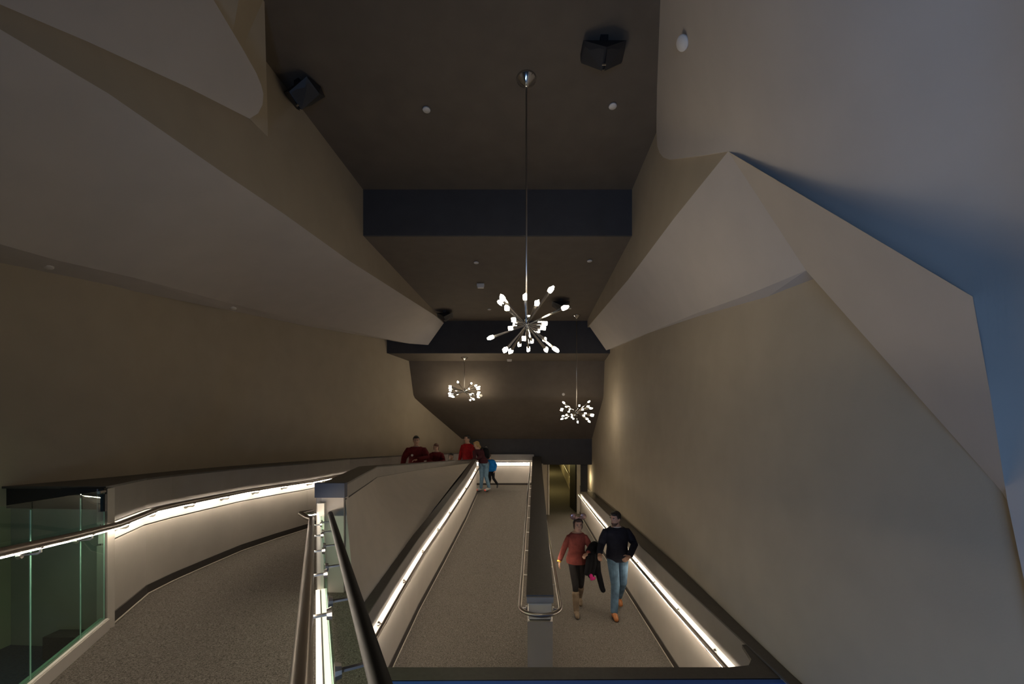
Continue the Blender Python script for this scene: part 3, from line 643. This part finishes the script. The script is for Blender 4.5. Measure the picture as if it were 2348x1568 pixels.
def person(label, pos, H, height, pose, look, voxel=.009, rz=0.0):
    """pos=(X, depth), H floor depth below the eye; local x right, y away, z up; facing -y when rz=0"""
    k = height/1.75
    root = empty('person', V(pos[0], pos[1], -H), rz); tag(root, label, 'person')
    g = lambda n, d: Vector(pose.get(n, d))*k
    hipc = g('hip', (0, 0, .93)); chest = g('chest', (0, 0, 1.32)); neck = g('neck', (0, .0, 1.47)); head = g('head', (0, -.02, 1.605))
    tw = pose.get('twist', 0); hy = pose.get('hyaw', 0); hp = pose.get('hpitch', 0)
    ct, st = math.cos(tw), math.sin(tw)
    shw = look.get('shoulder', .178)*k
    S = {}; 
    for sd, sx in (('L', -1), ('R', 1)):
        S['sh'+sd] = neck+Vector((sx*shw*ct, sx*shw*st, -.108*k))
        S['el'+sd] = g('el'+sd, (sx*.25, .02, 1.13)); S['wr'+sd] = g('wr'+sd, (sx*.27, -.05, .88))
        S['hp'+sd] = hipc+Vector((sx*.09*k*ct, sx*.09*k*st, 0)); S['kn'+sd] = g('kn'+sd, (sx*.10, -.01, .49)); S['an'+sd] = g('an'+sd, (sx*.10, .03, .085))
        S['to'+sd] = g('to'+sd, tuple(Vector(pose.get('an'+sd, (sx*.10, .03, .085)))+Vector((0, -.17, -.055))))
    wd = look.get('build', 1.0)
    zs = [.86, .93, 1.02, 1.10, 1.20, 1.30, 1.37, 1.415, 1.455, 1.49, 1.56]
    rx = [.135, .160, .150, .138, .148, .160, .163, .140, .096, .060, .053]
    ry = [.095, .112, .105, .098, .108, .115, .107, .092, .072, .058, .055]
    def spine(z):
        ps = [(hipc.z-.1*k, hipc), (hipc.z, hipc), (chest.z, chest), (neck.z, neck), (head.z, head)]
        for (z0, a), (z1, b) in zip(ps, ps[1:]):
            if z <= z1: t = (z-z0)/max(1e-6, z1-z0); return (a.x+(b.x-a.x)*t, a.y+(b.y-a.y)*t)
        return (head.x, head.y)
    rem = lambda z: hipc.z+(z-.93)*(neck.z-hipc.z)/.54 if z > .93 else hipc.z+(z-.93)*k
    def tor(mb, z0, z1, grow, flare=0):
        pr, sp = [], []
        for z, a, b in zip(zs, rx, ry):
            if z0 <= z <= z1:
                f = flare*max(0, (1.12-z)/.22); w_ = wd if z < 1.45 else 1
                pr.append((rem(z), (a*w_+grow+f)*k, (b*w_+grow+f)*k)); sp.append(spine(rem(z)))
        torso(mb, sp, pr, tw)
    HR = Matrix.Rotation(hy, 3, 'Z') @ Matrix.Rotation(hp, 3, 'X')
    hv = lambda x, y, z: head+HR @ (Vector((x, y, z))*k)
    body = MB(); tor(body, .8, 1.6, 0)
    hk = look.get('headk', 1.0)
    prof = [(-.118, .022, .022, -.050), (-.108, .038, .040, -.040), (-.080, .056, .068, -.020), (-.045, .066, .084, -.006), (0, .073, .094, 0), (.045, .074, .097, .004), (.080, .064, .086, .008), (.105, .042, .058, .012), (.117, .014, .02, .014)]
    body.rings([[hv(hk*a*math.cos(t), hk*(c+b*math.sin(t)), hk*z) for t in [2*math.pi*i/18 for i in range(18)]] for z, a, b, c in prof])
    body.rings([[hv(hk*x*.016*s_, hk*(-.088-yy), hk*z) for x, z, yy in ((-1, -.035, 0), (1, -.035, 0), (.5, .02, 0), (-.5, .02, 0))] for s_ in (1,)]+[[hv(hk*x*.010, hk*-.118, hk*z) for x, z in ((-1, -.030), (1, -.030), (.3, -.01), (-.3, -.01))]])
    for sx in (-1, 1): ell(body, hv(sx*.075*hk, .012*hk, -.012*hk), (.012*k*hk, .020*k*hk, .032*k*hk), HR, 8, 6)
    for sd, sx in (('L', -1), ('R', 1)):
        loft_limb(body, [S['sh'+sd], S['el'+sd], S['wr'+sd]], [.050*k*wd, .040*k, .028*k])
        hd = pose.get('hd'+sd, tuple(S['wr'+sd]-S['el'+sd])); hn = pose.get('hn'+sd, (-sx, 0, 0))
        hand(body, S['wr'+sd], hd, hn, k, pose.get('curl'+sd, .5), pose.get('th'+sd, 1))
        loft_limb(body, [S['hp'+sd], S['kn'+sd], S['an'+sd]], [.085*k, .055*k, .036*k])
        loft_limb(body, [S['an'+sd]+Vector((0, .02*k, -.045*k)), S['to'+sd]], [.034*k, .030*k])
    fused(body, 'body', look.get('skin', SKIN), root, voxel)
    # face
    for sx in (-1, 1):
        e = MB(); ell(e, hv(sx*.030*hk, -.082*hk, .010*hk), (.013*k*hk, .008*k*hk, .0075*k*hk), HR, 10, 6); eo = e.build('eye', EYEW, root, True)
        e = MB(); ell(e, hv(sx*.030*hk, -.089*hk, .010*hk), (.006*k*hk, .004*k*hk, .006*k*hk), HR, 8, 6); e.build('iris', EYED, eo, True)
        MB().box(hv(sx*.031*hk, -.086*hk, .030*hk), (.017*k*hk, .006*k*hk, .004*k*hk), HR).build('eyebrow', look['hair_m'], root)
    e = MB(); ell(e, hv(0, -.083*hk, -.060*hk), (.022*k*hk, .009*k*hk, .007*k*hk), HR, 10, 6); e.build('mouth', look.get('lip', LIP), root, True)
    # hair
    h = MB(); st_ = look.get('hair', 'short')
    ell(h, hv(0, .020*hk, .032*hk), (.085*k*hk, .094*k*hk, .096*k*hk), HR, 18, 12)
    ell(h, hv(0, -.045*hk, (.100 if st_ == 'tied' else .086)*hk), (.062*k*hk, .045*k*hk, .034*k*hk), HR, 14, 8)
    if st_ in ('bob', 'long', 'tied'):
        for sx in (-1, 1): ell(h, hv(sx*.066*hk, .01*hk, -.01*hk), (.022*k, .052*k, .075*k), HR, 10, 8)
    if st_ == 'bob':
        ell(h, hv(.02*hk, -.058*hk, .070*hk), (.066*k*hk, .040*k*hk, .036*k*hk), HR, 14, 8)
        ell(h, hv(0, .05*hk, -.035*hk), (.088*k, .055*k, .085*k), HR, 14, 8)
    if st_ == 'long':
        for sx in (-.06, -.02, .02, .06): loft_limb(h, [hv(sx, .05, .02), hv(sx*1.15, .075, -.12), hv(sx*1.2+look.get('hx', 0), .06+look.get('hy', 0), -.30)], [.042*k, .040*k, .020*k], 10)
    fused(h, 'hair', look['hair_m'], root, max(voxel, .008), 3)
    if look.get('beard'):
        b = MB(); b.rings([[hv(a*math.cos(t), c+b_*math.sin(t), z) for t in [math.pi+math.pi*i/14 for i in range(15)]] for z, a, b_, c in ((-.121, .026, .028, -.050), (-.106, .043, .048, -.038), (-.078, .060, .074, -.021), (-.060, .0645, .0795, -.013))], cap=False)
        b.build('beard', mat('stubble', (.07, .038, .026), .8), root, True)
    # clothes
    t = MB(); tor(t, look.get('hem', .93), look.get('collar', 1.475), .016+look.get('loose', .004), look.get('flare', 0))
    for sd in 'LR':
        w_ = S['el'+sd].lerp(S['wr'+sd], look.get('sleeve', .93)); ex = look.get('loose', .004)
        loft_limb(t, [S['sh'+sd].lerp(neck, .5)+Vector((0, 0, -.030*k)), S['sh'+sd].lerp(neck, .06)+Vector((0, 0, .0*k)), S['sh'+sd].lerp(S['el'+sd], .5), S['el'+sd], w_], [.056*k, (.058+ex)*k*wd, (.058+ex)*k*wd, (.052+ex)*k, (.040+ex)*k], 14)
    fused(t, look.get('top_name', 'sweater'), look['top'], root, voxel, 5)
    if look.get('neckline'):
        n_ = MB(); c = spine(rem(1.475)); n_.tube([Vector((c[0]+.070*k*math.cos(a), c[1]-.005+.072*k*math.sin(a), rem(1.478)-.016*k*(1-math.sin(a))/2)) for a in [2*math.pi*i/24 for i in range(25)]], .007*k, 6)
        n_.build('neckline', look['neckline'], root, True)
    p = MB(); tor(p, .8, 1.03, .010)
    for sd in 'LR':
        a_ = S['kn'+sd].lerp(S['an'+sd], look.get('pant_end', .97)); e = look.get('pant', .012)
        loft_limb(p, [S['hp'+sd], S['hp'+sd].lerp(S['kn'+sd], .5), S['kn'+sd], a_], [(.088+e)*k, (.074+e)*k, (.058+e)*k, (.040+e*1.3)*k], 14)
    fused(p, look.get('pants_name', 'trousers'), look['pants'], root, voxel, 4)
    for sd in 'LR':
        f = MB(); a, to = S['an'+sd], S['to'+sd]; dr = (to-a); dr = dr.normalized()
        heel = a+Vector((0, .035*k, -.045*k)) if abs(dr.z) < .8 else a+Vector((0, .02*k, -.02*k))
        loft_limb(f, [heel, a.lerp(to, .55)+Vector((0, 0, -.008*k)), to], [.045*k, .046*k, .036*k], 12)
        loft_limb(f, [a+Vector((0, 0, .02*k)), a+Vector((0, .01*k, -.04*k))], [.044*k, .048*k], 12)
        if look.get('boot'): loft_limb(f, [S['kn'+sd].lerp(a, .30), S['kn'+sd].lerp(a, .7), a], [.066*k, .060*k, .052*k], 14)
        sh_ = fused(f, look.get('shoe_name', 'shoe'), look['shoe'], root, voxel, 3)
        if look.get('toe'):
            e = MB(); ell(e, to+Vector((0, -.008*k, .004)), (.036*k, .045*k, .032*k)); e.build('toe_cap', look['toe'], sh_, True)
        s_ = MB(); s_.rings([[Vector((p_.x+w_*math.cos(b), p_.y+l_*math.sin(b), p_.z)) for b in [2*math.pi*i/14 for i in range(14)]] for p_, w_, l_ in ((heel.lerp(to, .5)+Vector((0, 0, -.048*k)), .048*k, .135*k), (heel.lerp(to, .5)+Vector((0, 0, -.030*k)), .050*k, .14*k))])
        if abs(dr.z) < .55: s_.build('sole', look.get('sole', M_black), sh_)
    return root, hv, S, k, HR

HB = mat('hair_black', (.010, .008, .007), .6); HBR = mat('hair_brown', (.045, .022, .014), .6, var=.3, scale=60); HBL = mat('hair_blonde', (.34, .22, .09), .6, var=.45, scale=70); HA = mat('hair_auburn', (.10, .035, .022), .6, var=.3, scale=60)
DEN = mat('blue_denim', (.085, .145, .21), .9, var=.45, scale=7, bump=.8, bscale=14, spec=.2); DEN2 = cloth('dark_denim', (.10, .17, .23)); RED = cloth('dark_red_fleece', (.085, .007, .009)); RED2 = cloth('bright_red_fleece', (.22, .006, .008))

# woman in the rust top
R1 = dict(hip=(.0, .03, .955), chest=(-.01, .02, 1.32), neck=(0, .01, 1.46), head=(.01, -.03, 1.595), hyaw=.05, hpitch=.10,
          elL=(-.235, .03, 1.16), wrL=(-.335, -.06, .955), hdL=(-.10, -.12, -.95), hnL=(1, .2, 0), thL=-1, curlL=.35,
          elR=(.235, -.02, 1.185), wrR=(.165, -.215, 1.13), hdR=(-.85, -.45, -.25), hnR=(0, .1, -1), curlR=.9, thR=-1,
          knL=(-.055, -.13, .52), anL=(-.045, -.17, .10), toL=(-.05, -.335, .045), knR=(.075, .02, .50), anR=(.085, .25, .17), toR=(.085, .12, .06))
wd_ = person('woman in rust long-sleeved top, dark leggings and boots walking down', (1.155, 6.95), RF(6.95), 1.68, R1,
    dict(hair='tied', hair_m=HBR, skin=SKIN, top=cloth('rust_knit', (.165, .040, .033)), top_name='sweater', flare=.045, hem=.86, shoulder=.158, build=.92, loose=.004, 
         pants=cloth('black_leggings', (.016, .014, .014)), pants_name='leggings', pant=.0, pant_end=.6, shoe=cloth('taupe_suede', (.17, .125, .085)), shoe_name='boot', boot=True), voxel=.0062)
root, hv, S, k, HR = wd_
hb = MB().tube([hv(.088*math.cos(a), .01, .028+.098*math.sin(a)) for a in [math.pi*i/16 for i in range(17)]], .008, 8).build('headband', M_black, root, True)
SEQ = mat('rose_sequins', (.42, .26, .23), .25, .6, var=.6, scale=220)
for sx in (-1, 1):
    e = MB(); Rr = HR @ Matrix.Rotation(math.pi/2, 3, 'X')
    e.rings([[hv(sx*.092, .01, .158)+Rr @ Vector((r*math.cos(2*math.pi*i/22), r*math.sin(2*math.pi*i/22), z)) for i in range(22)] for r, z in ((.044, -.014), (.056, -.007), (.056, .007), (.044, .014))])
    eo = e.build('ear_disc', SEQ, hb, True)
    b = MB(); b.rings([[hv(sx*(.008), -.02, .142)+HR @ Vector((0, dy, dz)) for dy, dz in ((-.012, -.010), (.012, -.010), (.012, .010), (-.012, .010))], [hv(sx*.058, -.022, .146)+HR @ Vector((0, dy, dz)) for dy, dz in ((-.012, -.034), (.012, -.034), (.012, .036), (-.012, .036))]])
    b.build('bow_loop', SEQ, hb)
e = MB(); ell(e, hv(0, -.026, .143), (.013, .013, .016)); e.build('bow_knot', SEQ, hb, True)
wp = S['wrL']; dv_ = (S['wrL']-S['elL']).normalized()
MB().tube([wp+dv_*.005, wp+dv_*.030], .036, 16).build('wristband', mat('orange_wristband', (.95, .50, .05), .5), root, True)

# jacket over her forearm
JB = cloth('black_jacket_fabric', (.006, .006, .008), .9, .5, 18)
jr = empty('jacket', root.location); tag(jr, 'black jacket draped over the forearm of the woman in rust', 'jacket')
j = MB()
def drape(xs, ytop, zt, zb, yb):
    pass
path = [(.29, -.02, 1.19), (.27, -.10, 1.20), (.235, -.20, 1.17)]
loft_limb(j, [(.18, -.15, 1.085), (.27, -.05, 1.155), (.315, .01, 1.17)], [.070, .082, .070], 14)
for (x, y, zt, x2, y2, zb, r0, r1) in ((.17, -.23, 1.06, .13, -.20, .74, .050, .060), (.24, -.17, 1.08, .21, -.15, .68, .060, .070), (.31, -.07, 1.10, .31, -.06, .70, .065, .075), (.22, -.02, 1.08, .22, -.02, .76, .06, .07)):
    loft_limb(j, [(x, y, zt), ((x+x2)/2+.01, (y+y2)/2, (zt+zb)/2), (x2, y2, zb)], [r0, r0*1.15, r1*.8], 12)
jb = fused(j, 'jacket_body', JB, jr, .010, 6)
j = MB(); loft_limb(j, [(.33, -.06, .98), (.355, -.06, .72), (.42, -.08, .45), (.44, -.09, .40)], [.060, .056, .048, .045], 14); fused(j, 'sleeve', JB, jr, .010, 4)
j = MB(); loft_limb(j, [(.20, -.19, .72), (.225, -.18, .64), (.27, -.16, .645)], [.035, .038, .028], 10); fused(j, 'lining', cloth('pink_lining', (.62, .03, .22)), jr, .010, 4)

# man in the navy sweater
R2 = dict(hip=(.02, .03, .965), chest=(.01, .03, 1.34), neck=(.0, .02, 1.49), head=(-.02, .0, 1.625), hyaw=-.95, hpitch=.12, twist=.05,
          elL=(-.265, .02, 1.16), wrL=(-.335, -.17, 1.075), hdL=(-.15, -.9, -.35), hnL=(.3, .2, -1), curlL=.75, thL=1,
          elR=(.325, .06, 1.16), wrR=(.165, -.185, 1.03), hdR=(-.75, -.45, -.35), hnR=(-.2, .8, -.4), curlR=.75, thR=-1,
          knL=(-.055, -.12, .53), anL=(-.085, -.16, .095), toL=(-.095, -.345, .045), knR=(.12, .06, .50), anR=(.115, .30, .15), toR=(.12, .17, .055))
person('man in navy sweater and blue jeans walking down the right ramp', (1.835, 6.88), RF(6.88), 1.78, R2,
    dict(hair='short', hair_m=HB, beard=True, skin=SKIN, top=cloth('navy_knit', (.011, .012, .020)), top_name='sweater', hem=.86, shoulder=.188, build=1.1, loose=.012, 
         neckline=mat('white_undershirt', (.62, .58, .55), .8), pants=DEN, pants_name='jeans', pant=.016, pant_end=1.0, shoe=mat('tan_leather', (.36, .125, .035), .35), sleeve=.90), voxel=.0062)

# visitors behind the parapet and on the landing
lean = dict(hip=(0, .12, .93), chest=(0, .0, 1.30), neck=(0, -.06, 1.43), head=(0, -.12, 1.575), hpitch=.15)
p1 = person('man in dark red jacket with a badge leaning on the parapet', (-2.55, 10.45), UF(10.45), 1.80,
    dict(lean, elL=(-.30, -.10, 1.13), wrL=(-.33, -.28, .98), elR=(.28, -.13, 1.14), wrR=(.03, -.28, 1.10), hdR=(-1, -.2, -.1), hnR=(0, 0, -1), hyaw=.05),
    dict(hair='short', hair_m=HB, top=RED, top_name='jacket', hem=.86, shoulder=.20, build=1.1, loose=.02, pants=cloth('black_trousers', (.012, .012, .014)), shoe=M_black, neckline=mat('pale_shirt', (.30, .24, .22), .8)), rz=.25)
b = MB(); b.lathe([(0, .004), (.030, .004), (.032, 0), (0, 0)], 16); bo = b.build('badge', mat('pale_badge', (.55, .50, .48), .5), p1[0], True); bo.location = (-.105, -.185, 1.24); bo.rotation_euler = (math.pi/2-.25, 0, -.25)
person('woman in dark red jacket leaning beside the man with the badge', (-2.18, 11.27), UF(11.27), 1.60,
    dict(lean, head=(-.02, -.14, 1.565), elL=(-.26, -.12, 1.16), wrL=(-.10, -.24, 1.05), elR=(.22, -.06, 1.14), wrR=(.08, -.20, 1.06), hyaw=-.2),
    dict(hair='bob', hair_m=HA, skin=SKIN2, top=RED, top_name='jacket', hem=.86, shoulder=.165, loose=.02, pants=cloth('black_trousers', (.012, .012, .014)), shoe=M_black, neckline=mat('pale_shirt', (.30, .24, .22), .8)), rz=.35)
person('small child whose head just shows over the parapet', (-1.84, 11.85), UF(11.85), 1.25, dict(head=(0, -.02, 1.60)),
    dict(hair='bob', hair_m=HB, skin=SKIN2, headk=1.2, top=cloth('grey_child_top', (.12, .11, .11)), pants=cloth('black_trousers', (.012, .012, .014)), shoe=M_black), rz=.3)
person('man in bright red jacket standing at the parapet corner', (-1.47, 13.0), UF(13.0), 1.84, dict(hyaw=-.5, elL=(-.23, -.02, 1.13), elR=(.23, -.02, 1.13)),
    dict(hair='short', hair_m=HB, top=RED2, top_name='jacket', loose=.012, pants=cloth('black_trousers', (.012, .012, .014)), shoe=M_black), rz=-.4)
p2 = person('blonde woman in maroon top and jeans leaning over the corner', (-.93, 12.75), UF(12.75), 1.68,
    dict(hip=(.02, .0, .93), chest=(-.10, .02, 1.30), neck=(-.17, .02, 1.42), head=(-.23, .02, 1.55), hyaw=-1.25, hpitch=.35, elL=(-.28, -.12, 1.16), wrL=(-.36, -.16, 1.02), elR=(-.12, -.14, 1.13), wrR=(-.30, -.18, 1.02),
         knL=(-.05, -.02, .48), anL=(-.08, .0, .09), toL=(-.21, -.07, .04), knR=(.10, -.06, .48), anR=(.20, -.08, .12), toR=(.07, -.20, .045)),
    dict(hair='long', hair_m=HBL, hx=-.05, hy=-.05, skin=SKIN2, top=cloth('maroon_top', (.050, .012, .016)), hem=.93, shoulder=.155, pants=DEN2, pants_name='jeans', shoe=mat('grey_trainer', (.30, .29, .28), .7), shoe_name='trainer', toe=mat('coral_toe', (.90, .13, .09), .5)))
bp = empty('backpack', V(-.86, 12.78, -UF(12.75)+1.20)); tag(bp, 'black backpack on the blonde woman', 'backpack')
q = MB(); ell(q, (.02, .02, 0), (.11, .14, .19), None, 16, 12); ell(q, (.09, .0, -.06), (.06, .11, .11), None, 14, 10); ell(q, (.0, .0, .12), (.08, .1, .08), None, 12, 8)
fused(q, 'pack_body', JB, bp, .010, 3)
MB().tube([(-.02, -.06, .17), (-.13, -.09, .20), (-.20, -.10, .05), (-.12, -.08, -.12)], .018, 8).build('shoulder_strap', JB, bp, True)
MB().tube([(-.01, .0, .19), (.0, .0, .225), (.04, .0, .225), (.05, .0, .18)], .008, 6).build('carry_loop', M_steel, bp, True)
person('child in bright blue jacket walking behind the blonde woman', (-.72, 13.12), UF(13.1), 1.22,
    dict(hip=(.02, .0, .93), chest=(-.02, 0, 1.3), neck=(-.05, 0, 1.45), head=(-.09, 0, 1.60), hyaw=-1.1, knL=(-.02, -.05, .50), anL=(-.12, .0, .09), knR=(.14, .05, .52), anR=(.34, .08, .22), toR=(.32, .0, .09), elR=(.24, .04, 1.14), wrR=(.20, -.1, .92)),
    dict(hair='short', hair_m=HBR, skin=SKIN2, headk=1.15, top=cloth('bright_blue_shell', (.005, .14, .42)), top_name='jacket', loose=.03, hem=.86, build=1.1, pants=cloth('black_trousers', (.012, .012, .014)), shoe=M_black, shoe_name='trainer'))
